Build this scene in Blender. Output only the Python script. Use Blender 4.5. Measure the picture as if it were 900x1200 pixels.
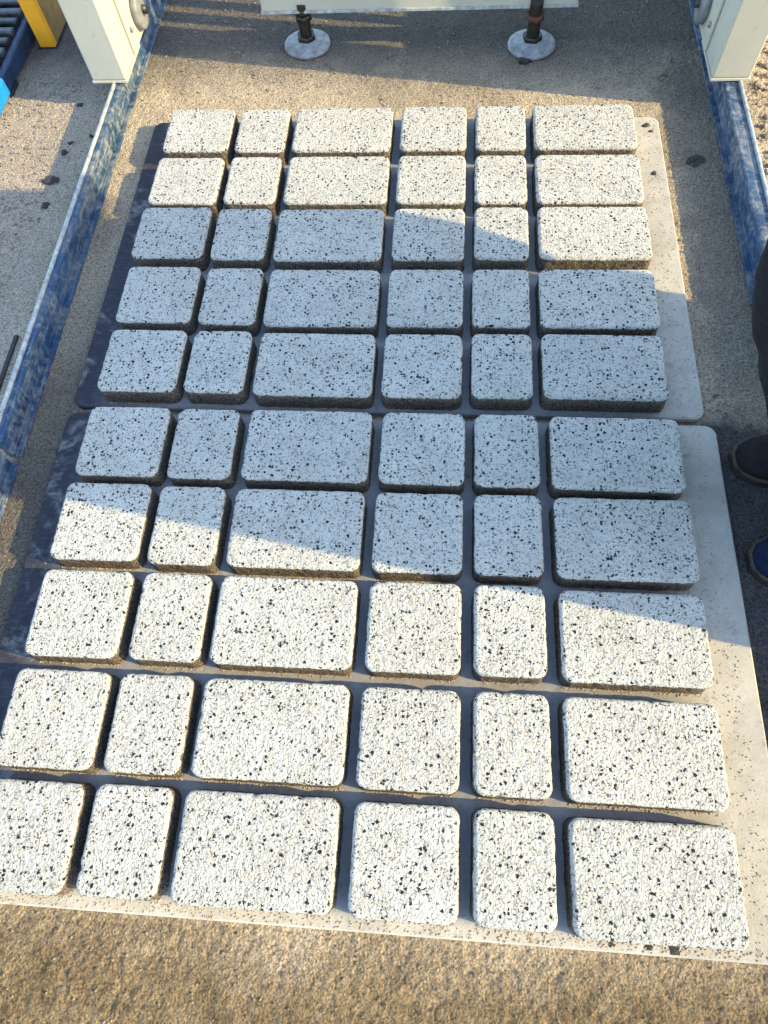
import bpy, bmesh, math, random
import numpy as np
from mathutils import Vector, Matrix

for o in list(bpy.data.objects):
    bpy.data.objects.remove(o, do_unlink=True)
scene = bpy.context.scene
col = scene.collection
rnd = random.Random(7)

# ------------------------------------------------------------------ camera
cam_d = bpy.data.cameras.new('camera'); cam = bpy.data.objects.new('camera', cam_d); col.objects.link(cam)
cam.location = (0.11775, -1.66562, 1.15316)
cam.rotation_euler = (math.radians(24.387), math.radians(3.2086), math.radians(3.4658))
cam_d.sensor_fit = 'VERTICAL'; cam_d.sensor_height = 36.0
cam_d.lens = 790.99 / 1200.0 * 36.0
cam_d.clip_start = 0.02; cam_d.clip_end = 400
scene.camera = cam

# ------------------------------------------------------------------ light
SUN_EL = math.radians(26.0); SUN_A = math.radians(9.8)
S = Vector((math.cos(SUN_EL) * math.cos(SUN_A), -math.cos(SUN_EL) * math.sin(SUN_A), math.sin(SUN_EL)))
w = bpy.data.worlds.new('World'); scene.world = w; w.use_nodes = True
nt = w.node_tree; nt.nodes.clear()
sky = nt.nodes.new('ShaderNodeTexSky'); sky.sky_type = 'NISHITA'; sky.sun_disc = False
sky.sun_elevation = SUN_EL; sky.sun_rotation = math.atan2(S.x, S.y)
sky.air_density = 1.0; sky.dust_density = 0.7; sky.ozone_density = 1.6
bg = nt.nodes.new('ShaderNodeBackground'); bg.inputs['Strength'].default_value = 0.15
wo = nt.nodes.new('ShaderNodeOutputWorld')
nt.links.new(sky.outputs[0], bg.inputs[0]); nt.links.new(bg.outputs[0], wo.inputs[0])
sd = bpy.data.lights.new('sun', 'SUN'); sd.energy = 2.15; sd.angle = math.radians(0.4); sd.color = (1.0, 0.80, 0.42)
sun = bpy.data.objects.new('sun', sd); col.objects.link(sun)
sun.rotation_euler = S.to_track_quat('Z', 'Y').to_euler()
vs = scene.view_settings
vs.view_transform = 'Standard'; vs.look = 'None'; vs.gamma = 1.0; vs.use_curve_mapping = False
vs.exposure = 2.25

# ------------------------------------------------------------------ constants (metres, z = 0 is the top of the pavers)
GZ = -0.060            # floor
PT = -0.046            # pallet top
BH = 0.046             # paver height
XE = [-.6093, -.4387, -.4200, -.2920, -.2720, -.0223, 0.0, .1641, .1855, .3084, .3309, .5777]
YT = [0.0, -.181, -.358, -.5461, -.7253, -.9251, -1.1038, -1.2832, -1.4681, -1.6475]
OFF = {(1,4):(.6,-.2),(1,5):(2.8,-.3),(1,6):(.6,-.1),(1,1):(.1,2.9),(3,1):(-3.3,3.5),(3,2):(-2.8,-1),(3,3):(-2.2,-3.5),(3,4):(-.3,-1.4),(3,5):(1.1,1.7),(3,6):(.9,3.4),
 (4,1):(2.3,3.2),(4,2):(1.6,.3),(4,3):(-.6,-3.1),(4,4):(-1,-1.2),(4,5):(-1.9,0),(4,6):(-2.6,1),(5,1):(3.5,.7),(5,2):(1.9,.6),(5,3):(2.1,-3.4),(5,4):(-.7,-2.3),(5,5):(-2,.5),(5,6):(-3.5,1.9),
 (6,1):(.1,.3),(6,2):(-.4,-1.1),(6,3):(1.8,.4),(6,4):(1.1,.5),(6,5):(-.4,.2),(6,6):(.2,-1.2),(7,1):(-3.5,1.6),(7,2):(-2.2,-.7),(7,3):(-.4,-.8),(7,4):(-.6,-.1),(7,5):(.2,1.3),(7,6):(1.6,.7),
 (8,1):(-1,-1.2),(8,2):(1.2,.1),(8,3):(-.6,-.3),(8,4):(-.6,.8),(8,5):(.2,2.2),(8,6):(2,-1.4),(10,1):(-3.5,-1.5),(10,2):(-1.8,1.2),(10,3):(-.8,.7),(10,4):(.7,0),(10,5):(1.1,.8),(10,6):(1.2,-3.4)}

# ------------------------------------------------------------------ helpers
def tag(o, label=None, cat=None, group=None, kind=None):
    if label: o['label'] = label
    if cat: o['category'] = cat
    if group: o['group'] = group
    if kind: o['kind'] = kind
    return o

def link(name, me, mat=None, parent=None, loc=(0, 0, 0)):
    o = bpy.data.objects.new(name, me); col.objects.link(o)
    if me is not None and mat is not None:
        me.materials.clear(); me.materials.append(mat)
    if parent is not None: o.parent = parent
    o.location = loc
    return o

def empty(name, loc=(0, 0, 0)):
    o = bpy.data.objects.new(name, None); col.objects.link(o); o.location = loc
    o.empty_display_size = 0.05
    return o

def bm_box(bm, x0, x1, y0, y1, z0, z1, bev=0.0, seg=2):
    vs_ = [bm.verts.new(c) for c in ((x0,y0,z0),(x1,y0,z0),(x1,y1,z0),(x0,y1,z0),(x0,y0,z1),(x1,y0,z1),(x1,y1,z1),(x0,y1,z1))]
    fs = [bm.faces.new([vs_[i] for i in q]) for q in ((0,3,2,1),(4,5,6,7),(0,1,5,4),(1,2,6,5),(2,3,7,6),(3,0,4,7))]
    if bev > 0:
        es = set()
        for f in fs: es.update(f.edges)
        bmesh.ops.bevel(bm, geom=list(es), offset=bev, segments=seg, affect='EDGES', profile=0.5)
    return bm

def bm_cyl(bm, p0, p1, r0, r1=None, n=24, cap=True):
    r1 = r0 if r1 is None else r1
    p0 = Vector(p0); p1 = Vector(p1); ax = (p1 - p0).normalized()
    u = ax.orthogonal().normalized(); v = ax.cross(u)
    a = []; b = []
    for i in range(n):
        t = 2 * math.pi * i / n; d = u * math.cos(t) + v * math.sin(t)
        a.append(bm.verts.new(p0 + d * r0)); b.append(bm.verts.new(p1 + d * r1))
    for i in range(n):
        j = (i + 1) % n; f = bm.faces.new((a[i], a[j], b[j], b[i])); f.smooth = True
    if cap:
        bm.faces.new(a[::-1]); bm.faces.new(b)
    return bm

def bm_lathe(bm, prof, c=(0, 0, 0), n=36):
    rings = []
    for r, z in prof:
        rings.append([bm.verts.new((c[0] + r * math.cos(2*math.pi*i/n), c[1] + r * math.sin(2*math.pi*i/n), c[2] + z)) for i in range(n)])
    for A, B in zip(rings, rings[1:]):
        for i in range(n):
            j = (i + 1) % n; f = bm.faces.new((A[i], A[j], B[j], B[i])); f.smooth = True
    bm.faces.new(rings[0][::-1]); bm.faces.new(rings[-1])
    return bm

def done(name, bm, mat, parent=None, loc=(0, 0, 0)):
    bmesh.ops.recalc_face_normals(bm, faces=bm.faces[:])
    me = bpy.data.meshes.new(name); bm.to_mesh(me); bm.free()
    return link(name, me, mat, parent, loc)

def box_obj(name, ext, mat, parent=None, bev=0.002):
    bm = bmesh.new(); bm_box(bm, *ext, bev=bev); return done(name, bm, mat, parent)

# numpy value noise ---------------------------------------------------
def _h(ix, iy, iz, s):
    n = (ix.astype(np.int64) * 374761393 + iy.astype(np.int64) * 668265263 + iz.astype(np.int64) * 2147483647 + s * 1274126177) & 0xFFFFFFFF
    n = ((n ^ (n >> 13)) * 1274126177) & 0xFFFFFFFF
    n = ((n ^ (n >> 16)) * 2246822519) & 0xFFFFFFFF
    return ((n ^ (n >> 15)) & 0xFFFFFF) / float(0xFFFFFF)

def vnoise(P, scale, seed=0):
    Q = P * scale; I = np.floor(Q); F = Q - I; F = F * F * (3 - 2 * F)
    ix, iy, iz = I[:, 0], I[:, 1], I[:, 2]; fx, fy, fz = F[:, 0], F[:, 1], F[:, 2]
    r = 0
    for dx in (0, 1):
        for dy in (0, 1):
            for dz in (0, 1):
                wgt = (fx if dx else 1 - fx) * (fy if dy else 1 - fy) * (fz if dz else 1 - fz)
                r = r + wgt * _h(ix + dx, iy + dy, iz + dz, seed)
    return r * 2 - 1

# ------------------------------------------------------------------ materials
class N:
    def __init__(s, name):
        s.m = bpy.data.materials.new(name); s.m.use_nodes = True
        s.t = s.m.node_tree; s.b = s.t.nodes['Principled BSDF']; s.b.inputs['Roughness'].default_value = .8
        s.b.inputs['Specular IOR Level'].default_value = 0.3
    def n(s, typ, **k):
        nd = s.t.nodes.new('ShaderNode' + typ)
        for a, v in k.items(): setattr(nd, a, v)
        return nd
    def l(s, a, b): s.t.links.new(a, b)
    def coord(s, kind='Object'): return s.n('TexCoord').outputs[kind]
    def noise(s, vec, scale, detail=4, rough=.55, dist=0):
        nd = s.n('TexNoise'); nd.inputs['Scale'].default_value = scale; nd.inputs['Detail'].default_value = detail
        nd.inputs['Roughness'].default_value = rough; nd.inputs['Distortion'].default_value = dist; s.l(vec, nd.inputs['Vector']); return nd.outputs['Fac']
    def grains(s, vec, scale):
        v = s.n('TexVoronoi', feature='F1'); v.inputs['Scale'].default_value = scale; s.l(vec, v.inputs['Vector']); return s.mr(v.outputs['Distance'], 0, .75, 1, 0)
    def ramp(s, fac, stops, interp='LINEAR'):
        nd = s.n('ValToRGB'); nd.color_ramp.interpolation = interp; e = nd.color_ramp.elements
        while len(e) < len(stops): e.new(0.5)
        for el, (p, c) in zip(e, stops):
            el.position = p; el.color = (*c, 1) if len(c) == 3 else c
        s.l(fac, nd.inputs[0]); return nd.outputs['Color']
    def mr(s, v, a, b, c=0., d=1.):
        nd = s.n('MapRange'); nd.inputs[1].default_value = a; nd.inputs[2].default_value = b; nd.inputs[3].default_value = c; nd.inputs[4].default_value = d
        s.l(v, nd.inputs[0]); return nd.outputs[0]
    def mix(s, f, a, b, blend='MIX'):
        nd = s.n('Mix', data_type='RGBA', blend_type=blend)
        for sock, v in ((nd.inputs[0], f), (nd.inputs[6], a), (nd.inputs[7], b)):
            if isinstance(v, (int, float)): sock.default_value = v
            elif isinstance(v, tuple): sock.default_value = (*v, 1)
            else: s.l(v, sock)
        return nd.outputs[2]
    def math(s, op, a, b=None, c=None):
        nd = s.n('Math', operation=op)
        for i, v in enumerate((a, b, c)):
            if v is None: continue
            if isinstance(v, (int, float)): nd.inputs[i].default_value = v
            else: s.l(v, nd.inputs[i])
        return nd.outputs[0]
    def bump(s, h, strength=.5, dist=.002, prev=None):
        nd = s.n('Bump'); nd.inputs['Strength'].default_value = strength; nd.inputs['Distance'].default_value = dist
        s.l(h, nd.inputs['Height'])
        if prev is not None: s.l(prev, nd.inputs['Normal'])
        return nd.outputs[0]
    def sep(s, v):
        nd = s.n('SeparateXYZ'); s.l(v, nd.inputs[0]); return nd.outputs
    def out(s, c=None, r=None, nrm=None):
        if c is not None:
            if isinstance(c, tuple): s.b.inputs['Base Color'].default_value = (*c, 1)
            else: s.l(c, s.b.inputs['Base Color'])
        if r is not None:
            if isinstance(r, (int, float)): s.b.inputs['Roughness'].default_value = r
            else: s.l(r, s.b.inputs['Roughness'])
        if nrm is not None: s.l(nrm, s.b.inputs['Normal'])
        return s.m

def mat_paver():
    m = N('speckled_paver')
    oc = m.coord()
    oi = m.n('ObjectInfo')
    va = m.n('VectorMath', operation='MULTIPLY_ADD'); va.inputs[1].default_value = (1, 1, 1)
    sc = m.n('VectorMath', operation='SCALE'); sc.inputs[0].default_value = (37.3, 51.7, 23.1); m.l(oi.outputs['Random'], sc.inputs['Scale'])
    m.l(oc, va.inputs[0]); m.l(sc.outputs[0], va.inputs[2]); P = va.outputs[0]
    # irregular chips: voronoi on warped coordinates
    nz = m.n('TexNoise'); nz.inputs['Scale'].default_value = 300; nz.inputs['Detail'].default_value = 3; m.l(P, nz.inputs['Vector'])
    w1 = m.n('VectorMath', operation='MULTIPLY_ADD'); w1.inputs[1].default_value = (.0072,) * 3
    m.l(nz.outputs['Color'], w1.inputs[0]); m.l(P, w1.inputs[2]); PW = w1.outputs[0]
    def chips(scale, keep, rmin, rmax):
        v = m.n('TexVoronoi', feature='F1'); v.inputs['Scale'].default_value = scale; v.inputs['Randomness'].default_value = 1; m.l(PW, v.inputs['Vector'])
        cs = m.n('SeparateColor'); m.l(v.outputs['Color'], cs.inputs[0])
        on = m.math('LESS_THAN', cs.outputs[0], keep)
        rad = m.mr(cs.outputs[1], 0, 1, rmin, rmax)
        ins = m.math('LESS_THAN', v.outputs['Distance'], rad)
        return m.math('MULTIPLY', on, ins), cs.outputs[2]
    big, _ = chips(148, .33, .16, .48)
    sml, _ = chips(260, .48, .17, .49)
    gry, g = chips(215, .46, .2, .58)
    base = m.mix(m.mr(m.noise(P, 14, 4), .3, .7), (.475, .460, .398), (.575, .560, .492))
    base = m.mix(.5, base, m.ramp(oi.outputs['Random'], [(0, (.90, .90, .90)), (.5, (1, .985, .96)), (1, (1.06, 1.06, 1.05))]), 'MULTIPLY')
    grain = m.noise(P, 260, 4, .75)
    base = m.mix(m.mr(grain, .38, .60), m.mix(.45, base, (.32, .30, .26), 'MIX'), base)
    c = m.mix(m.math('MULTIPLY', gry, .64), base, m.ramp(g, [(.0, (.33, .31, .28)), (.4, (.20, .185, .165)), (.65, (.34, .25, .16)), (1, (.24, .22, .20))]))
    c = m.mix(m.math('MULTIPLY', sml, .93), c, (.075, .068, .062))
    c = m.mix(big, c, (.011, .011, .013))
    # the coarse core below the white facing layer shows on the flanks
    z = m.sep(oc)[2]
    edge = m.math('ADD', z, m.mr(m.noise(P, 130, 3), 0, 1, -.004, .004))
    core = m.mr(edge, BH - .0078, BH - .0052, 1, 0)
    cg = m.noise(P, 330, 4, .7)
    corec = m.ramp(cg, [(.30, (.03, .024, .018)), (.5, (.125, .098, .068)), (.68, (.32, .265, .19))])
    corec = m.mix(m.math('MULTIPLY', m.math('MAXIMUM', big, sml), .8), corec, (.035, .03, .027))
    c = m.mix(core, c, corec)
    h = m.math('ADD', m.noise(P, 150, 5, .7), m.math('MULTIPLY', m.grains(PW, 240), .40))
    nrm = m.bump(h, 1.0, .0056)
    return m.out(c, .9, nrm)

def mat_ground():
    m = N('cement_floor'); m.b.inputs['Specular IOR Level'].default_value = .08
    oc = m.coord(); x, y, z = m.sep(oc)
    n1 = m.noise(oc, 3.2, 6, .6, .4); n2 = m.noise(oc, 18, 6, .65); n3 = m.noise(oc, 210, 5, .75)
    c = m.ramp(n1, [(.28, (.23, .185, .125)), (.5, (.37, .30, .205)), (.72, (.46, .385, .275))])
    c = m.mix(m.mr(n2, .42, .72, 0, .5), c, (.36, .29, .21))
    # damp brown sand in front of the near pallet
    yn = m.math('ADD', y, m.mr(n1, 0, 1, -.10, .10))
    sand = m.mr(yn, -1.92, -1.76, 1, 0)
    sc = m.ramp(n2, [(.3, (.11, .079, .044)), (.55, (.195, .142, .078)), (.8, (.285, .218, .128))])
    c = m.mix(sand, c, sc)
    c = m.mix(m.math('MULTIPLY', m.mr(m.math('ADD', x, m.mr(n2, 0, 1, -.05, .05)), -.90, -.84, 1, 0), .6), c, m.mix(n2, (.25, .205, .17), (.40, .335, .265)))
    # damp floor with painted-in shade under the machine and along the right rail
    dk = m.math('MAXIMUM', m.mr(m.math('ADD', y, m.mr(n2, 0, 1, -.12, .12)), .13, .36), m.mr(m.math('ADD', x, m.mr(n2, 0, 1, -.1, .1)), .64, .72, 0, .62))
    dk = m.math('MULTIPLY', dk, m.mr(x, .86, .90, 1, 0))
    dl = m.math('MULTIPLY', m.mr(m.math('ADD', x, m.mr(n2, 0, 1, -.03, .03)), -.80, -.77), m.mr(m.math('ADD', y, m.mr(n1, 0, 1, -.2, .2)), -.25, -1.1))  # strip left of the pallets: shade painted in, deepening toward the near end
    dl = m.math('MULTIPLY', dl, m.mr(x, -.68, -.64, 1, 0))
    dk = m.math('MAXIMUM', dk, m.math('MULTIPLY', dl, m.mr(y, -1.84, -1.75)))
    dp = m.math('MULTIPLY', m.mr(m.math('ADD', y, m.mr(n2, 0, 1, -.08, .08)), -.84, -.92), m.mr(m.math('ADD', y, m.mr(n2, 0, 1, -.08, .08)), -1.75, -1.6))  # deep shade around the person's feet, painted into the floor colour
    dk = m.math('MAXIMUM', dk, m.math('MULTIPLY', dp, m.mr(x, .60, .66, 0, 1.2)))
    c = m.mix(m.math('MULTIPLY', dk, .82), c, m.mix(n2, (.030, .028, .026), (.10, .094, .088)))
    g = m.ramp(n3, [(.36, (.26, .24, .22)), (.5, (1, 1, 1)), (.64, (1.5, 1.46, 1.36))])
    c = m.mix(.85, c, g, 'MULTIPLY')
    st = m.mr(m.noise(oc, 34, 3, .6, .8), .66, .72)
    c = m.mix(m.math('MULTIPLY', st, .7), c, (.05, .043, .036))
    h = m.math('ADD', m.noise(oc, 230, 5, .7), m.math('MULTIPLY', m.grains(oc, 210), .5))
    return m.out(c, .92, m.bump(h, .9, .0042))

def mat_pallet():
    m = N('dusty_pallet')
    g = m.n('NewGeometry').outputs['Position']; x, y, z = m.sep(g)
    n1 = m.noise(g, 11, 5, .6, .5); n2 = m.noise(g, 60, 5, .65); n3 = m.noise(g, 380, 3, .7)
    mp = m.n('Mapping'); mp.inputs['Scale'].default_value = (3.5, 60, 1); m.l(g, mp.inputs['Vector'])
    scr = m.noise(mp.outputs[0], 6, 4, .7)
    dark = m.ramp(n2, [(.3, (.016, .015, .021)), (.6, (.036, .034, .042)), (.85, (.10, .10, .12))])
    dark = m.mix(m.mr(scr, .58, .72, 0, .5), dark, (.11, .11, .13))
    dust = m.ramp(n1, [(.3, (.32, .29, .225)), (.6, (.42, .385, .31)), (.8, (.49, .455, .375))])
    dust = m.mix(m.mr(n3, .58, .70, 0, .75), dust, (.13, .115, .10))
    mid = m.mix(n2, (.15, .145, .14), (.30, .285, .27))
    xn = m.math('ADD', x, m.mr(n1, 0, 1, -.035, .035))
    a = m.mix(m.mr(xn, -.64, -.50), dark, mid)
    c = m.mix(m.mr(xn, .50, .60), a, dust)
    front = m.mr(m.math('ADD', y, m.mr(n2, 0, 1, -.008, .008)), -1.815, -1.800, 1, 0)
    c = m.mix(m.math('MULTIPLY', front, m.mr(xn, -.72, -.55)), c, dust)
    sm = m.mr(m.noise(g, 7, 6, .75, 1.2), .52, .62, 0, .55)
    c = m.mix(m.math('MULTIPLY', sm, m.mr(n2, .35, .6)), c, (.30, .285, .25))
    c = m.mix(m.mr(m.noise(g, 26, 5, .75), .60, .70, 0, .6), c, (.12, .105, .09))
    nrm = m.bump(m.math('ADD', n3, m.math('MULTIPLY', scr, .5)), .5, .0014)
    return m.out(c, m.mr(n2, .2, .8, .55, .85), nrm)

def mat_rail():
    m = N('worn_blue_rail')
    oc = m.coord()
    def streak(sx, sy, scale, det=6, ro=.7):
        mp = m.n('Mapping'); mp.inputs['Scale'].default_value = (sx, sy, sx); m.l(oc, mp.inputs['Vector']); return m.noise(mp.outputs[0], scale, det, ro)
    n2 = m.noise(oc, 70, 6, .7); n4 = m.noise(oc, 9, 5, .65)
    c = m.ramp(streak(40, 3.5, 1.5), [(.34, (.008, .022, .045)), (.5, (.013, .047, .105)), (.66, (.026, .075, .14))])
    dust = m.ramp(n2, [(.3, (.09, .096, .095)), (.7, (.24, .25, .24))])
    c = m.mix(m.mr(m.math('ADD', m.math('MULTIPLY', n2, .55), m.math('MULTIPLY', n4, .55)), .50, .66, 0, .85), c, dust)
    c = m.mix(m.mr(streak(220, 5, 1.2, 3), .60, .68, 0, .6), c, (.30, .31, .31))
    c = m.mix(m.mr(m.noise(oc, 38, 6, .75), .60, .68, 0, .9), c, (.055, .036, .024))
    return m.out(c, m.mr(n2, .3, .7, .45, .8), m.bump(n2, .45, .002))

def simple(name, ca, cb, scale=40, rough=.5, metal=0., bump=.15, spec=.4):
    m = N(name); oc = m.coord(); n = m.noise(oc, scale, 5, .6)
    c = m.ramp(n, [(.3, ca), (.7, cb)])
    m.b.inputs['Metallic'].default_value = metal; m.b.inputs['Specular IOR Level'].default_value = spec
    return m.out(c, rough, m.bump(m.noise(oc, scale * 6, 3), bump, .001))

def mat_cream():
    m = N('cream_machine_paint'); oc = m.coord()
    n = m.noise(oc, 5, 5, .6, .5); n2 = m.noise(oc, 45, 5, .65)
    c = m.ramp(n, [(.3, (.37, .355, .285)), (.7, (.44, .425, .35))])
    c = m.mix(m.mr(n2, .56, .70, 0, .5), c, (.30, .26, .19))
    mp = m.n('Mapping'); mp.inputs['Scale'].default_value = (40, 40, 2.5); m.l(oc, mp.inputs['Vector'])
    c = m.mix(m.mr(m.noise(mp.outputs[0], 1, 5, .7), .55, .72, 0, .45), c, (.38, .34, .26))
    zz = m.sep(oc)[2]
    c = m.mix(m.math('MULTIPLY', m.mr(m.math('ADD', zz, m.mr(n2, 0, 1, -.03, .03)), .0, .06, .5, 0), 1.0), c, (.36, .31, .22))
    return m.out(c, m.mr(n2, .3, .7, .38, .6), m.bump(n2, .12, .001))

M = dict(paver=mat_paver(), ground=mat_ground(), pallet=mat_pallet(), rail=mat_rail(), cream=mat_cream(),
    edge=simple('bare_steel_edge', (.20, .22, .22), (.50, .52, .50), 60, .5, .3),
    steel=simple('dirty_steel', (.13, .13, .125), (.34, .345, .34), 60, .6, .15),
    wheel=simple('dull_grey_wheel', (.14, .14, .14), (.24, .24, .23), 45, .6, .2),
    navy=simple('blue_paint_in_shade', (.008, .02, .05), (.02, .05, .11), 30, .5),  # the beam's blue with shade mixed into the colour
    grease=simple('greased_threaded_steel', (.010, .010, .008), (.045, .04, .028), 60, .4, .3),
    rust=simple('rusty_red_nut', (.055, .020, .013), (.12, .042, .028), 80, .7),
    yellow=simple('yellow_machine_paint', (.72, .29, .012), (.82, .37, .02), 20, .45, 0, .1),
    ochre=simple('grimy_ochre_paint', (.14, .09, .03), (.24, .16, .06), 40, .6),
    blue=simple('blue_paint_in_sun', (.006, .14, .40), (.012, .20, .50), 25, .4, 0, .1),  # same beam blue, brightened to stand for sunlight
    dark=simple('dark_oily_steel', (.012, .012, .014), (.05, .05, .055), 40, .45, .4),
    slat=simple('worn_dark_slat', (.03, .03, .034), (.09, .09, .10), 50, .5, .3),
    trouser=simple('black_cloth', (.008, .008, .010), (.016, .016, .019), 60, .9, 0, .4, .15),
    jacket=simple('dark_navy_cloth', (.012, .014, .022), (.024, .028, .04), 50, .9, 0, .4, .15),
    shoe=simple('black_leather', (.005, .005, .005), (.014, .012, .012), 60, .8, 0, .5, .15),
    shoeblue=simple('navy_blue_suede', (.004, .007, .018), (.009, .016, .038), 60, .85, 0, .5, .15),
    sole=simple('brown_rubber_sole', (.012, .010, .008), (.03, .024, .018), 60, .7),
    welt=simple('tan_stitched_welt', (.03, .022, .012), (.09, .062, .034), 80, .7),
    skin=simple('skin', (.42, .25, .17), (.52, .32, .23), 30, .5, 0, .1),
    hair=simple('black_hair', (.008, .007, .006), (.02, .017, .014), 90, .5, 0, .5),
    clod=simple('dark_oily_dirt', (.018, .015, .013), (.05, .042, .034), 150, .85, 0, .6),
    grit=simple('tan_grit', (.26, .19, .11), (.50, .40, .26), 300, .9, 0, .3),
    stone=simple('dull_gravel', (.12, .095, .07), (.30, .25, .19), 25, .9, 0, .4),
    seam=simple('dark_joint_filler', (.02, .018, .016), (.05, .045, .04), 80, .9, 0, .5))

# ------------------------------------------------------------------ floor
def build_floor():
    x0, x1, y0, y1, st = -1.45, 1.15, -2.10, .80, .0042
    xs = np.arange(x0, x1 + st, st); ys = np.arange(y0, y1 + st, st)
    nx, ny = len(xs), len(ys)
    X, Y = np.meshgrid(xs, ys); P = np.stack([X.ravel(), Y.ravel(), np.zeros(nx * ny)], 1)
    rough = 1 + .5 * np.clip((-1.75 - P[:, 1]) / .12, 0, 1) + .7 * np.clip((P[:, 0] - .86) / .05, 0, 1)
    hgt = (.0016 * vnoise(P, 190, 1) + .0007 * vnoise(P, 95, 2) + .0006 * vnoise(P, 14, 3)) * rough
    bd = np.minimum.reduce([P[:, 0] - x0, x1 - P[:, 0], P[:, 1] - y0, y1 - P[:, 1]])
    P[:, 2] = GZ - .001 + hgt * np.clip(bd / .05, 0, 1)
    # under the pallets the floor stays flat
    und = (np.abs(P[:, 0]) < .64) & (P[:, 1] < 0.0) & (P[:, 1] > -1.80)
    P[und, 2] = GZ - .004
    i = np.arange(nx * ny).reshape(ny, nx)
    q = np.stack([i[:-1, :-1], i[:-1, 1:], i[1:, 1:], i[1:, :-1]], -1).reshape(-1, 4)
    # the same sheet runs on flat to the horizon
    far = [(-60, -60), (60, -60), (60, 60), (-60, 60)]
    nv = nx * ny
    V = np.concatenate([P, np.array([(a, b, GZ - .001) for a, b in far])])
    corners = [i[0, 0], i[0, -1], i[-1, -1], i[-1, 0]]
    ex = []
    sides = [i[0, :], i[:, -1], i[-1, ::-1], i[::-1, 0]]
    tris = []
    for k in range(4):
        s_ = sides[k]; a, b = nv + k, nv + (k + 1) % 4
        for u, v in zip(s_[:-1], s_[1:]): tris.append((v, u, a))
        tris.append((s_[-1], a, b))
    me = bpy.data.meshes.new('floor')
    nl = q.size + 3 * len(tris)
    me.vertices.add(len(V)); me.vertices.foreach_set('co', V.ravel())
    me.loops.add(nl); me.loops.foreach_set('vertex_index', np.concatenate([q.ravel(), np.array(tris).ravel()]))
    npoly = len(q) + len(tris); me.polygons.add(npoly)
    ls = np.concatenate([np.arange(len(q)) * 4, q.size + np.arange(len(tris)) * 3])
    me.polygons.foreach_set('loop_start', ls)
    me.update(calc_edges=True); me.validate()
    me.polygons.foreach_set('use_smooth', np.ones(npoly, bool))
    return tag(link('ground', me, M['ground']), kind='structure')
build_floor()

# ------------------------------------------------------------------ pallets
def rounded_rect(x0, x1, y0, y1, r, n=6):
    pts = []
    for cx, cy, a0 in ((x1 - r, y1 - r, 0), (x0 + r, y1 - r, 90), (x0 + r, y0 + r, 180), (x1 - r, y0 + r, 270)):
        for k in range(n + 1):
            t = math.radians(a0 + 90 * k / n); pts.append((cx + r * math.cos(t), cy + r * math.sin(t)))
    return pts

def pallet(x0, x1, y0, y1, label):
    cx, cy = (x0 + x1) / 2, (y0 + y1) / 2
    bm = bmesh.new(); outl = rounded_rect(x0 - cx, x1 - cx, y0 - cy, y1 - cy, .022)
    th = PT - GZ
    rings = []
    for ins, z in ((.0, 0), (.0, th - .003), (.003, th)):
        s = [( (px - math.copysign(ins, px)), (py - math.copysign(ins, py))) for px, py in outl]
        rings.append([bm.verts.new((px, py, z)) for px, py in s])
    for A, B in zip(rings, rings[1:]):
        for i in range(len(A)):
            j = (i + 1) % len(A); bm.faces.new((A[i], A[j], B[j], B[i]))
    bm.faces.new(rings[0][::-1]); bm.faces.new(rings[-1])
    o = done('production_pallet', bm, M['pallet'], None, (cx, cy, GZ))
    return tag(o, label, 'pallet', 'flat production pallets carrying the pavers')
pallet(-.676, .656, -.897, .016, 'far flat pallet with dusty right margin, under the back five paver rows')
pallet(-.679, .673, -1.831, -.912, 'near flat pallet with dusty front edge, under the front five paver rows')

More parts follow.
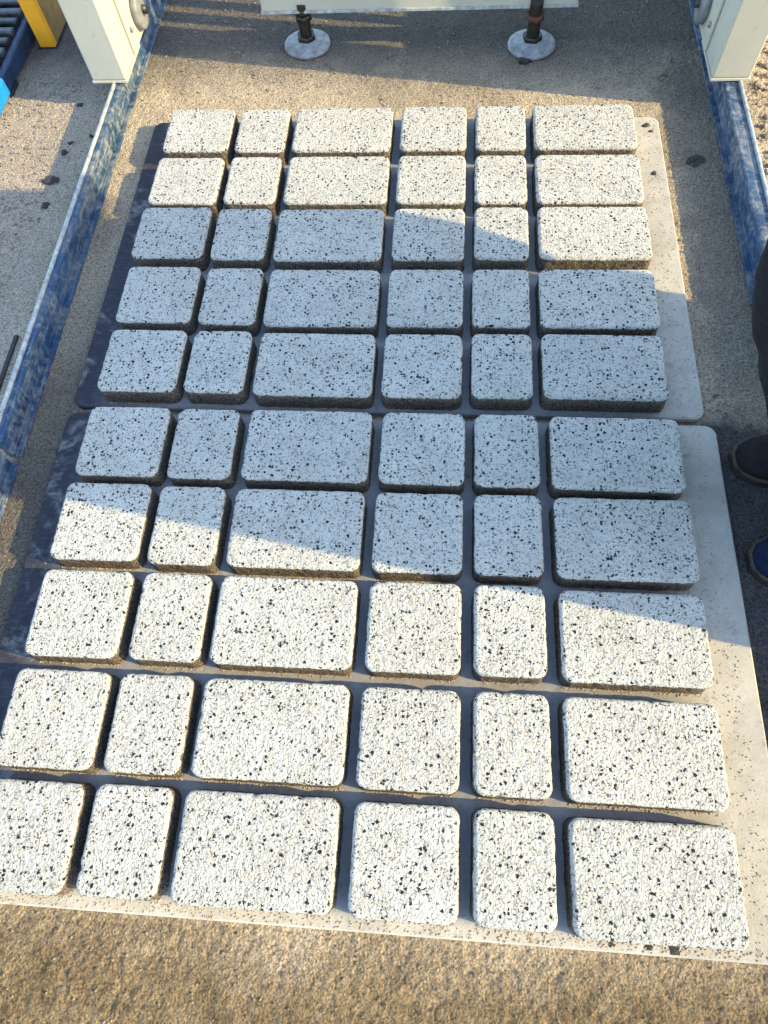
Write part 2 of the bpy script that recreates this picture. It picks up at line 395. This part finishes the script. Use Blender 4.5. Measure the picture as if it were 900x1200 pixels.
# ------------------------------------------------------------------ pavers
def paver_mesh(wd, dp, seed):
    a, b, r = wd / 2, dp / 2, .0175
    st = .0033
    nx = int(round(wd / st)); ny = int(round(dp / st))
    ux = np.linspace(-a, a, nx + 1); uy = np.linspace(-b, b, ny + 1)
    X, Y = np.meshgrid(ux, uy); X = X.ravel().copy(); Y = Y.ravel().copy()
    p = np.clip((np.abs(X) - (a - r)) / r, 0, 1); q = np.clip((np.abs(Y) - (b - r)) / r, 0, 1)
    pp = p * np.sqrt(1 - q * q / 2); qq = q * np.sqrt(1 - p * p / 2)
    X = np.where(p > 0, np.sign(X) * (a - r + r * pp), X); Y = np.where(q > 0, np.sign(Y) * (b - r + r * qq), Y)
    # distance to the outline
    dx = np.abs(X) - (a - r); dy = np.abs(Y) - (b - r)
    sdf = np.hypot(np.maximum(dx, 0), np.maximum(dy, 0)) + np.minimum(np.maximum(dx, dy), 0) - r
    d = np.clip(-sdf, 0, None); rb = .0046
    t = np.clip((rb - d) / rb, 0, 1)
    Z = BH - rb * (1 - np.sqrt(np.clip(1 - t * t, 0, 1)))
    V = [np.stack([X, Y, Z], 1)]
    idx = np.arange((nx + 1) * (ny + 1)).reshape(ny + 1, nx + 1)
    faces = np.stack([idx[:-1, :-1], idx[:-1, 1:], idx[1:, 1:], idx[1:, :-1]], -1).reshape(-1, 4)
    loop = np.concatenate([idx[0, :-1], idx[:-1, -1], idx[-1, :0:-1], idx[:0:-1, 0]])
    nL = len(loop); base = (nx + 1) * (ny + 1)
    LX, LY = X[loop], Y[loop]
    nrm = np.stack([np.where(np.abs(LX) > a - r, np.sign(LX) * (np.abs(LX) - (a - r)), 0), np.where(np.abs(LY) > b - r, np.sign(LY) * (np.abs(LY) - (b - r)), 0)], 1)
    nrm /= np.maximum(np.linalg.norm(nrm, axis=1, keepdims=True), 1e-9)
    K = 11; prev = loop; fl = [faces]
    zs = np.linspace(BH - rb, 0, K + 1)[1:]
    side_n = [np.zeros((base, 2))]
    for k, z in enumerate(zs):
        fl_ = .0022 * (1 - z / BH); V.append(np.stack([LX + nrm[:, 0] * fl_, LY + nrm[:, 1] * fl_, np.full(nL, z)], 1)); side_n.append(nrm)
        cur = base + k * nL + np.arange(nL)
        fl.append(np.stack([prev, cur, np.roll(cur, -1), np.roll(prev, -1)], -1)); prev = cur
    V = np.concatenate(V); SN = np.concatenate(side_n); F = np.concatenate(fl)
    off = np.array([seed * 3.17, seed * 1.31, seed * 2.03]); P = V + off
    hi = vnoise(P, 190, 3) * .75 + vnoise(P, 115, 5) * .7 + vnoise(P, 30, 6) * .35
    top = np.zeros(len(V)); top[:base] = 1
    V[:base, 2] += hi[:base] * .00095 * (1 - .4 * t)
    # ragged arrises: the edge band also moves sideways
    gx = np.where(np.abs(X) > a - r, X - np.sign(X) * (a - r), 0); gy = np.where(np.abs(Y) > b - r, Y - np.sign(Y) * (b - r), 0)
    gl = np.maximum(np.hypot(gx, gy), 1e-9); ed = t * hi[:base] * .0008
    V[:base, 0] += gx / gl * ed; V[:base, 1] += gy / gl * ed
    rr = random.Random(seed * 13 + 5)
    for _ in range(rr.choice((1, 2, 2, 3))):
        k = loop[rr.randrange(nL)]; rad = rr.uniform(.004, .0085); dep = rr.uniform(.0012, .0032)
        q_ = np.clip(1 - ((V[:base, 0] - X[k]) ** 2 + (V[:base, 1] - Y[k]) ** 2) / rad ** 2, 0, 1)
        V[:base, 2] -= dep * q_; V[:base, 0] -= gx / gl * dep * .6 * q_; V[:base, 1] -= gy / gl * dep * .6 * q_
    sd_ = hi[base:] * .0011 + vnoise(P[base:], 60, 8) * .0006
    V[base:, 0] += SN[base:, 0] * sd_; V[base:, 1] += SN[base:, 1] * sd_
    V[-nL:, 2] = 0
    me = bpy.data.meshes.new('paver')
    me.vertices.add(len(V)); me.vertices.foreach_set('co', V.ravel())
    n4 = F.size; me.loops.add(n4 + nL)
    me.loops.foreach_set('vertex_index', np.concatenate([F.ravel(), prev[::1]]))
    me.polygons.add(len(F) + 1)
    me.polygons.foreach_set('loop_start', np.concatenate([np.arange(len(F)) * 4, [n4]]))
    me.update(calc_edges=True); me.validate()
    me.polygons.foreach_set('use_smooth', np.concatenate([np.ones(len(F), bool), [False]]))
    return me

ROW = ['first', 'second', 'third', 'fourth', 'fifth', 'sixth', 'seventh', 'eighth', 'ninth', 'tenth']
COLN = ['leftmost', 'second from left', 'third from left', 'fourth from left', 'fifth from left', 'rightmost']
SIZE = ['square', 'narrow', 'wide', 'square', 'narrow', 'wide']
block_rects = []
for ri in range(10):
    for ci in range(6):
        x0, x1 = XE[2 * ci], XE[2 * ci + 1]; y1 = YT[ri]; y0 = y1 - .16
        ox, oy = OFF.get((ri + 1, ci + 1), (rnd.uniform(-1, 1), rnd.uniform(-1, 1)))
        if ri >= 5: x0 += .0055; x1 += .0055
        jx = ox * .001; jy = oy * .001
        me = paver_mesh(x1 - x0 + rnd.uniform(-.0008, .0008), .16 + rnd.uniform(-.0008, .0008), ri * 6 + ci + 1)
        o = link('paver', me, M['paver'], None, ((x0 + x1) / 2 + jx, (y0 + y1) / 2 + jy, PT))
        o.rotation_euler.z = math.radians(rnd.uniform(-.35, .35))
        light = ('in sunlight' if ri in (0, 1, 8, 9) else 'in shade' if ri in (3, 4, 5) else None)
        lab = '%s speckled white paver%s, %s in the %s row from the back' % (SIZE[ci], ' ' + light if light else '', COLN[ci], ROW[ri])
        tag(o, lab, 'paver', 'speckled white pavers laid out on the pallets')
        block_rects.append((x0 + jx, x1 + jx, y0 + jy, y1 + jy))

# ------------------------------------------------------------------ rails
RH = .068
def rail(x_in, side, y0, y1, label):
    """side = -1: rail left of the pallets (its inner face looks right); +1: right."""
    root = empty('steel_rail', (x_in, (y0 + y1) / 2, GZ)); L = (y1 - y0) / 2
    s = side; wd = .021 if s < 0 else .041
    def bx(name, a, b, z0, z1, mat, bev=.0015):
        x0, x1 = sorted((s * a, s * b)); return box_obj(name, (x0, x1, -L, L, z0, z1), mat, root, bev)
    bx('web', .004, wd - .004, 0, RH - .012, M['rail'])
    bx('top_flange', .0, wd - .007, RH - .012, RH - .002, M['rail'], .003)
    bx('outer_lip', wd - .007, wd, RH - .016, RH + .004, M['edge'], .002)
    bx('bottom_flange', -.010, .004, 0, .006, M['rail'])
    return tag(root, label, 'rail', 'blue steel rails beside the pallets')
rail(-.770, -1, -1.02, 1.2, 'long worn blue steel rail with bright edge, left of the far pallet')
rail(-.772, -1, -2.3, -1.035, 'short blue steel rail piece beyond the joint, left of the near pallet')
rail(.808, 1, -.78, 1.2, 'long worn blue steel rail with pale edge, right of the far pallet')
rail(.808, 1, -2.3, -1.31, 'blue steel rail piece beyond the shoes, right of the near pallet')

# ------------------------------------------------------------------ machine legs, beam, feet
def post(xc, ynear, side, label):
    z0 = RH + .004
    root = empty('machine_post', (xc, ynear, GZ))
    box_obj('column', (-.047, .047, .0, .125, z0 + .004, 1.9), M['cream'], root, .004)
    box_obj('sole_plate', (-.049, .049, -.002, .16, z0 - .002, z0 + .004), M['cream'], root, .001)
    i = -side            # towards the pallets
    bm = bmesh.new(); x = i * .062
    pr_ = [(.012, -.010), (.040, -.010), (.046, -.007), (.046, .007), (.040, .010), (.012, .010)]
    bm_lathe(bm, pr_); wme = done('guide_wheel', bm, M['wheel'], root, (x, .205, z0 + .066)); wme.rotation_euler.y = math.radians(90)
    bm = bmesh.new(); bm_cyl(bm, (i * .03, .205, z0 + .066), (i * .085, .205, z0 + .066), .011, n=16); done('axle', bm, M['dark'], root)
    bm = bmesh.new()
    xa, xb = sorted((i * .0475, i * .0535)); bm_box(bm, xa, xb, .10, .235, z0 + .01, z0 + .25, .002); done('wheel_bracket', bm, M['cream'], root)
    for k, zz in enumerate((.06, .19)):
        bm = bmesh.new(); bm_cyl(bm, (i * .0535, .125, z0 + zz), (i * .060, .125, z0 + zz), .007, n=6); done('bolt', bm, M['steel'], root)
    return tag(root, label, 'post', 'cream posts of the machine frame')
post(-.797, .098, -1, 'cream machine post standing on the left blue rail, its inner side sunlit')
post(.820, .066, 1, 'cream machine post standing on the right blue rail, in shade')

# added side guard behind the right post, its slots shaped to cast sun streaks
g = empty('streak_guard', (.83, .20, GZ))
box_obj('sill_panel', (-.018, .018, .0, 1.3, RH + .006, .41), M['cream'], g)
for k, (ya, yb) in enumerate(((.022, .068), (.100, .138), (.188, .250), (.285, 1.3))):
    box_obj('upright', (-.017, .017, ya, yb, .412, 1.9), M['cream'], g)
box_obj('top_bar', (-.02, .02, .0, 1.3, 1.902, 1.96), M['cream'], g)
tag(g, 'cream slotted guard added behind the right post to shape sun streaks', 'guard')

bmr = empty('cross_beam', (.025, .345, GZ))
box_obj('beam', (-.432, .430, .0, .045, .098, .150), M['cream'], bmr, .004)
box_obj('lower_lip', (-.434, .432, -.004, .012, .0945, .102), M['edge'], bmr, .001)
tag(bmr, 'cream cross beam carried on two round levelling feet behind the pallets', 'beam')

def foot(x, y, nutmat, label):
    root = empty('levelling_foot', (x, y, GZ))
    bm = bmesh.new(); bm_lathe(bm, [(.064, .0), (.067, .004), (.066, .010), (.058, .013), (.030, .017), (.026, .022)], n=40); done('pad', bm, M['steel'], root)
    bm = bmesh.new()
    prof = []
    z = .018
    while z < .118:
        prof += [(.0150, z), (.0178, z + .0025)]; z += .005
    bm_lathe(bm, prof, n=20); done('threaded_rod', bm, M['grease'], root)
    bm = bmesh.new(); bm_cyl(bm, (0, 0, .022), (0, 0, .034), .027, n=6); done('nut', bm, M['grease'], root)
    bm = bmesh.new(); bm_cyl(bm, (0, 0, .074), (0, 0, .088), .025, n=6); done('nut', bm, nutmat, root)
    return tag(root, label, 'levelling foot', 'round levelling feet under the cross beam')
foot(-.295, .356, M['grease'], 'round steel levelling foot with greasy rod, nearer the left post')
foot(.345, .333, M['rust'], 'round steel levelling foot with reddish nut, nearer the right post')

# ------------------------------------------------------------------ conveyor and yellow stand, far left
cv = empty('slat_conveyor', (-1.34, .45, GZ))
bm = bmesh.new(); bm_box(bm,   .188, .208, -.295, .9, .010, .056, .006, 3); done('side_beam', bm, M['navy'], cv)  # shaded length of the blue beam, its shade painted in as navy
bm = bmesh.new(); bm_box(bm, .187, .211, -.405, -.2955, .008, .058, .009, 3); o = done('sunlit_beam_end', bm, M['blue'], cv); o['label'] = 'rounded blue beam end, painted brighter as if sunlit'  # end of the same beam, sunlight painted in as brighter blue
bm = bmesh.new(); bm_box(bm, -.45, -.41, -.385, .9, .010, .070, .006, 3); done('side_beam', bm, M['navy'], cv)
for k in range(24):
    y = -.30 + k * .047
    bm = bmesh.new(); bm_box(bm, -.408, .1865, y, y + .024, .052, .068, .004); done('slat', bm, M['dark'] if k % 2 else M['slat'], cv)
box_obj('belly_plate', (-.408, .186, -.31, .9, .004, .012), M['dark'], cv, .001)
for y in (-.30, .6):
    for x in (-.45, .190):
        box_obj('support', (x, x + .020, y, y + .06, 0, .0105), M['dark'], cv, .001)
tag(cv, 'dark slatted conveyor with blue beam end painted sunlit-bright at the upper left', 'conveyor')

ys = empty('yellow_stand', (-1.085, .372, GZ))
box_obj('leg', (-.0235, .0235, 0, .020, .002, 1.1), M['yellow'], ys, .002)
box_obj('flange', (.0050, .0235, .0205, .16, .002, 1.1), M['ochre'], ys, .002)
box_obj('sole_plate', (-.03, .03, -.004, .17, 0, .0018), M['dark'], ys, .0005)
tag(ys, 'yellow painted steel leg beside the slatted conveyor', 'stand')

# ------------------------------------------------------------------ unseen cabinet added outside the frame to cast shade across the pavers
cb = empty('shade_cabinet', (1.5, -1.06, GZ))
box_obj('plinth', (-.19, .19, -.40, .30, 0, .08), M['dark'], cb)
box_obj('body', (-.2, .2, -.4115, .307, .081, 2.3), M['cream'], cb, .004)
for ya, yb in ((-.400, -.055), (-.049, .298)):
    d = box_obj('door', (-.222, -.2005, ya, yb, .10, 2.27), M['cream'], cb, .004)
    h = box_obj('handle', (-.240, -.2225, (yb - .05) if ya < -.1 else (ya + .03), (yb - .03) if ya < -.1 else (ya + .05), 1.0, 1.15), M['dark'], d, .003)
def side_hood(name, prof, x0, x1):
    bm = bmesh.new(); pts = [(.3075, prof[0][1])] + prof + [(.3075, prof[-1][1])]
    A = [bm.verts.new((x0, y, z)) for y, z in pts]; B = [bm.verts.new((x1, y, z)) for y, z in pts]
    for i in range(len(pts)):
        j = (i + 1) % len(pts); bm.faces.new((A[i], A[j], B[j], B[i]))
    bm.faces.new(A[::-1]); bm.faces.new(B); done(name, bm, M['steel'], cb)
side_hood('shade_edge_lower', [(.309, .71), (.348, .75), (.385, .82), (.398, .90), (.392, .96), (.366, 1.035), (.322, 1.19)], .10, .199)  # added hood, outline shaped to curve the band's upper shadow edge
side_hood('shade_edge_upper', [(.385, 1.21), (.39, 1.26), (.35, 1.42), (.312, 1.60)], .10, .199)  # second added hood, shaping that shadow edge further up
tag(cb, 'tall cream shade-casting cabinet added out of view right of the pallets', 'cabinet')

# ------------------------------------------------------------------ person at the right edge
def skin_obj(name, joints, edges, mat, parent, sub=2, root=0):
    me = bpy.data.meshes.new(name); me.from_pydata([j[0] for j in joints], edges, []); me.update()
    o = link(name, me, mat, parent)
    sk = o.modifiers.new('skin', 'SKIN'); sk.use_smooth_shade = True
    for i, j in enumerate(joints):
        v = me.skin_vertices[0].data[i]; r = j[1]; v.radius = r if isinstance(r, tuple) else (r, r); v.use_root = (i == root)
    ss = o.modifiers.new('sub', 'SUBSURF'); ss.levels = sub; ss.render_levels = sub
    return o
pr = empty('person', (.93, -1.075, GZ))      # faces the pallets (-x)
fa, fb = .085, -.125                          # y of the two feet
J = [((0, -.02, .84), .13), ((-.03, -.02, 1.00), .13), ((-.06, -.02, 1.20), .15), ((-.06, -.02, 1.34), .09), ((-.08, -.02, 1.42), .055), ((-.10, -.02, 1.51), .085), ((-.10, -.02, 1.61), .075),
     ((0, .09, .80), .09), ((-.285, .195, .53), .06), ((-.04, fa, .09), .040), ((0, -.13, .80), .09), ((-.20, fb - .03, .50), .06), ((-.03, fb, .10), .040),
     ((-.06, .17, 1.28), .06), ((.0, .22, 1.00), .043), ((-.16, .17, .88), .03), ((-.06, -.21, 1.28), .06), ((.0, -.26, 1.00), .043), ((-.16, -.20, .88), .03)]
E_ = [(0,1),(1,2),(2,3),(3,4),(4,5),(5,6),(0,7),(7,8),(8,9),(0,10),(10,11),(11,12),(3,13),(13,14),(14,15),(3,16),(16,17),(17,18)]
body = skin_obj('body', J, E_, M['skin'], pr)
skin_obj('trousers', [((0, -.02, .86), .155), ((0, .09, .78), .11), ((-.285, .195, .54), .092), ((-.240, .170, .36), .088), ((-.165, .125, .17), .084), ((-.07, fa, .085), .070), ((0, -.13, .78), .11), ((-.20, fb - .03, .51), .088), ((-.11, fb - .02, .24), .080), ((-.04, fb, .09), .070)],
         [(0,1),(1,2),(2,3),(3,4),(4,5),(0,6),(6,7),(7,8),(8,9)], M['trouser'], pr)
tx = bpy.data.textures.new('cloth_folds', 'CLOUDS'); tx.noise_scale = .11; tx.noise_depth = 2
tr = [o for o in pr.children if o.name.startswith('trousers')][0]
dm = tr.modifiers.new('folds', 'DISPLACE'); dm.texture = tx; dm.strength = .035; dm.mid_level = .5; tr.modifiers['sub'].render_levels = 3; tr.modifiers['sub'].levels = 3
skin_obj('jacket', [((0, -.02, .80), .165), ((-.03, -.02, 1.03), .165), ((-.06, -.02, 1.22), .175), ((-.06, -.02, 1.36), .085), ((-.06, .17, 1.29), .078), ((.005, .225, 1.01), .062), ((-.11, .185, .90), .05), ((-.06, -.21, 1.29), .078), ((.005, -.265, 1.01), .062), ((-.11, -.215, .90), .05)],
         [(0,1),(1,2),(2,3),(2,4),(4,5),(5,6),(2,7),(7,8),(8,9)], M['jacket'], pr)
skin_obj('hair', [((-.06, -.02, 1.54), .085), ((-.08, -.02, 1.64), .078)], [(0,1)], M['hair'], pr)
for sgn, yy in ((1, .165), (-1, -.195)):      # hands: palm with five curled fingers
    hj = [((-.11, yy, .975), (.022, .034)), ((-.17, yy, .95), (.015, .036))]; he = [(0, 1)]
    for k in range(4):
        b0 = len(hj); dy = (k - 1.5) * .019; ln = (.030, .035, .033, .026)[k]
        hj += [((-.185, yy + dy, .94), .0085), ((-.185 - ln, yy + dy, .925), .008), ((-.19 - ln, yy + dy, .925 - ln), .007)]
        he += [(1, b0), (b0, b0 + 1), (b0 + 1, b0 + 2)]
    b0 = len(hj); hj += [((-.14, yy - sgn * .035, .955), .010), ((-.165, yy - sgn * .052, .935), .009), ((-.19, yy - sgn * .050, .92), .008)]
    he += [(0, b0), (b0, b0 + 1), (b0 + 1, b0 + 2)]
    hj = [((c[0] - .06, c[1], c[2] - .10), r) for c, r in hj]
    skin_obj('hand', hj, he, M['skin'], pr, 1)
bm = bmesh.new()                              # face
bm_cyl(bm, (-.095, -.02, 1.655), (-.122, -.02, 1.625), .008, .014, n=10); done('nose', bm, M['skin'], pr, (-.08, 0, -.12))
for s_ in (-1, 1):
    bm = bmesh.new(); bmesh.ops.create_icosphere(bm, subdivisions=2, radius=.012, matrix=Matrix.Translation((-.093, -.02 + s_ * .033, 1.668))); done('eye', bm, M['hair'], pr, (-.08, 0, -.12))
    bm = bmesh.new(); bmesh.ops.create_icosphere(bm, subdivisions=2, radius=.026, matrix=Matrix.Translation((-.01, -.02 + s_ * .086, 1.65)) @ Matrix.Diagonal((.7, .35, 1.2, 1))); done('ear', bm, M['skin'], pr, (-.08, 0, -.12))
bm = bmesh.new(); bm_box(bm, -.106, -.094, -.045, .005, 1.588, 1.598, .004); done('mouth', bm, M['rust'], pr, (-.08, 0, -.12))

def shoe(yc, mat, label):
    # stations along the foot, toe first: x, half width, height of the upper
    st = [(-.232, .012, .024), (-.222, .030, .040), (-.200, .043, .052), (-.165, .050, .060), (-.120, .048, .070), (-.075, .041, .090), (-.03, .037, .104), (.01, .036, .108), (.035, .030, .104), (.048, .014, .085)]
    bm = bmesh.new(); rings = []
    for x, hw, hh in st:
        ring = []
        for k in range(13):
            t = math.pi * k / 12; cy = math.cos(t); sz = math.sin(t)
            ring.append(bm.verts.new((x, math.copysign(abs(cy) ** .75, cy) * hw, .020 + (hh - .020) * sz ** .8)))
        rings.append(ring)
    for A, B in zip(rings, rings[1:]):
        for i in range(12): f = bm.faces.new((A[i], A[i + 1], B[i + 1], B[i])); f.smooth = True
        f = bm.faces.new((A[0], B[0], B[12], A[12]))
    bm.faces.new(rings[0]); bm.faces.new(rings[-1][::-1])
    o = done('shoe', bm, mat, pr, (0, yc, 0)); o['label'] = label
    def slab(name, z0, z1, grow, m_):
        bm = bmesh.new(); lo = []; up = []
        out_ = [(x, hw + grow) for x, hw, _ in st]
        out_[0] = (st[0][0] - grow, st[0][1] + grow); out_[-1] = (st[-1][0] + grow, st[-1][1] + grow)
        pts = [(x, y) for x, y in out_] + [(x, -y) for x, y in out_[::-1]]
        lo = [bm.verts.new((x, y, z0)) for x, y in pts]; up = [bm.verts.new((x, y, z1)) for x, y in pts]
        for i in range(len(pts)):
            j = (i + 1) % len(pts); bm.faces.new((lo[i], lo[j], up[j], up[i]))
        bm.faces.new(lo[::-1]); bm.faces.new(up); done(name, bm, m_, o)
    slab('sole', 0, .018, .004, M['sole']); slab('welt', .0181, .0215, .0055, M['welt'])
    for k in range(4):
        x = -.135 + k * .017; bm = bmesh.new(); bm_cyl(bm, (x, -.022, .063 + k * .0065), (x + .006, .022, .063 + k * .0065), .003, n=8); done('lace', bm, mat, o)
shoe(fa, M['shoe'], 'black leather shoe')
shoe(fb, M['shoeblue'], 'navy blue shoe')
tag(pr, 'person in black trousers and dark shoes, knees bent, right of the pallets', 'person')

# ------------------------------------------------------------------ small dirt, joints, grit and gravel
def lump_mesh(r, seed, flat=.45, sub=2):
    bm = bmesh.new(); bmesh.ops.create_icosphere(bm, subdivisions=sub, radius=1)
    P = np.array([v.co[:] for v in bm.verts]); k = .85 + .55 * vnoise(P + seed * 5.1, 1.6, seed) + .32 * vnoise(P + seed, 3.6, seed + 3)
    for v, s_ in zip(bm.verts, k): v.co = Vector((v.co.x * r * s_, v.co.y * r * s_ * .75, max(v.co.z, -.3) * r * s_ * flat))
    return bm
clods = [(-.920, .110, .011, GZ), (-.905, -.045, .010, GZ), (-.915, -.085, .013, GZ), (-.925, -.19, .021, GZ), (-.915, -.28, .012, GZ), (-.855, -.02, .008, GZ), (-1.02, -.58, .018, GZ)]
for k, (x, y, r, z) in enumerate(clods):
    o = done('dirt_clod', lump_mesh(r, k + 1, .4), M['clod'], None, (x, y, z + r * .1)); o.rotation_euler.z = k * 1.1
    tag(o, ['dark dirt clod left of the left rail, closest to the left post', 'small dark dirt clod just behind a wider one, left of the left rail',
            'wider dark dirt clod just in front of a small one, left of the left rail', 'largest dark dirt clod on the floor left of the left rail',
            'dark dirt clod at the shadow edge just in front of the largest clod', 'tiny dark dirt clod nearest the outer edge of the left rail',
            'dark dirt clod in the deep shade at the far left picture edge'][k], 'dirt clod', 'dirt clods on the floor left of the rail')
for k, (x, y, r) in enumerate([(.622, -.020, .011), (.632, -.042, .007), (.625, -.195, .009)]):
    o = done('dirt_crumb', lump_mesh(r, k + 21, .22), M['clod'], None, (x, y, PT + r * .05))
    tag(o, ['longer dark crumb on the far right corner of the far pallet', 'tiny dark crumb just in front of the pallet corner crumb', 'dark crumb on the right margin beside the second paver row'][k], 'crumb', 'dark crumbs on the pallet margin')
for k, (x, y, r) in enumerate([(.455, -1.8195, .007), (.492, -1.820, .009), (.40, -1.821, .005)]):
    o = done('dirt_crumb', lump_mesh(r, k + 31, .22), M['clod'], None, (x, y, PT + r * .05))
    tag(o, ['middle dark crumb on the near pallet front edge', 'larger right-hand dark crumb on the near pallet front edge', 'smallest left-hand dark crumb on the near pallet front edge'][k], 'crumb', 'dark crumbs on the pallet front edge')
o = done('dirt_clod', lump_mesh(.028, 41, .15), M['clod'], None, (.735, -.13, GZ)); tag(o, 'flat dark dirt patch on the shaded floor between far pallet and right rail', 'dirt clod')
o = done('dirt_clod', lump_mesh(.02, 42, .5), M['clod'], None, (.322, .262, GZ + .003)); tag(o, 'dark dirt clump lying against the levelling foot with reddish nut', 'dirt clod')
bm = bmesh.new()
bm_box(bm, -.872, -.862, -.86, -.70, GZ - .001, GZ + .0035, .001); done('floor_joint', bm, M['seam']); tag(bpy.data.objects['floor_joint'], 'short dark open joint in the floor left of the left rail', 'floor joint')

def scatter(name, pts, mat, label, cat):
    """pts: list of (x, y, z, r); one mesh of rough little grains nobody could count"""
    base = []
    for s_ in range(5):
        bm = bmesh.new(); bmesh.ops.create_icosphere(bm, subdivisions=1, radius=1)
        P = np.array([v.co[:] for v in bm.verts]); P *= (1 + .35 * vnoise(P + s_ * 7.7, 1.7, s_))[:, None]
        base.append((P, np.array([[v.index for v in f.verts] for f in bm.faces]))); bm.free()
    rs = np.random.RandomState(5); V = []; F = []; n = 0
    for x, y, z, r in pts:
        P, fc = base[rs.randint(5)]; t = rs.uniform(0, 6.28); c, s_ = math.cos(t), math.sin(t)
        Q = P * np.array([r, r * rs.uniform(.6, 1), r * rs.uniform(.5, .8)])
        V.append(np.stack([Q[:, 0] * c - Q[:, 1] * s_ + x, Q[:, 0] * s_ + Q[:, 1] * c + y, Q[:, 2] + z + r * .3], 1)); F.append(fc + n); n += len(P)
    me = bpy.data.meshes.new(name); me.from_pydata(np.concatenate(V).tolist(), [], np.concatenate(F).tolist()); me.update()
    return tag(link(name, me, mat), label, cat, kind='stuff')
gp = []
for x0, x1, y0, y1 in block_rects:
    L = x1 - x0
    for k in range(int(L * 520)):
        gp.append((rnd.uniform(x0 + .008, x1 - .004), y0 - abs(rnd.gauss(0, .0028)) - .0012, PT, rnd.choice((.0008, .0011, .0014, .0020))))
    for k in range(10):
        gp.append((x1 + abs(rnd.gauss(0, .004)), rnd.uniform(y0, y1), PT, rnd.choice((.0008, .0012, .0016))))
for k in range(1500):
    y = rnd.uniform(-1.82, 0)
    gp.append((rnd.uniform(.585, .648), y, PT, rnd.choice((.0006, .0009, .0012, .0017))))
for k in range(900):
    gp.append((rnd.uniform(-.60, .66), rnd.uniform(-1.828, -1.812), PT, rnd.choice((.0006, .0009, .0014, .0019))))
scatter('sand_grit', gp, M['grit'], 'tan sand grit lying along the feet of the pavers on the pallets', 'grit')
gv = []
for k in range(1500):
    gv.append((rnd.uniform(.875, 1.25), rnd.uniform(-.55, .75), GZ, rnd.choice((.002, .003, .0045, .007, .010))))
for k in range(1500):
    gv.append((rnd.uniform(-1.30, -.93), rnd.uniform(-.75, .25), GZ, rnd.choice((.0012, .002, .003, .0045))))
for k in range(900):
    gv.append((rnd.uniform(-.75, .75), rnd.uniform(.03, .62), GZ, rnd.choice((.0012, .0018, .0025, .0035))))
for k in range(500):
    gv.append((rnd.uniform(.665, .80), rnd.uniform(-.9, .2), GZ, rnd.choice((.001, .0014, .002, .003))))
for k in range(500):
    gv.append((rnd.uniform(-.75, .85), rnd.uniform(-2.08, -1.838), GZ, rnd.choice((.0010, .0014, .0018, .0026))))
scatter('gravel', gv, M['stone'], 'loose fine gravel scattered on the cement floor around the pallets', 'gravel')
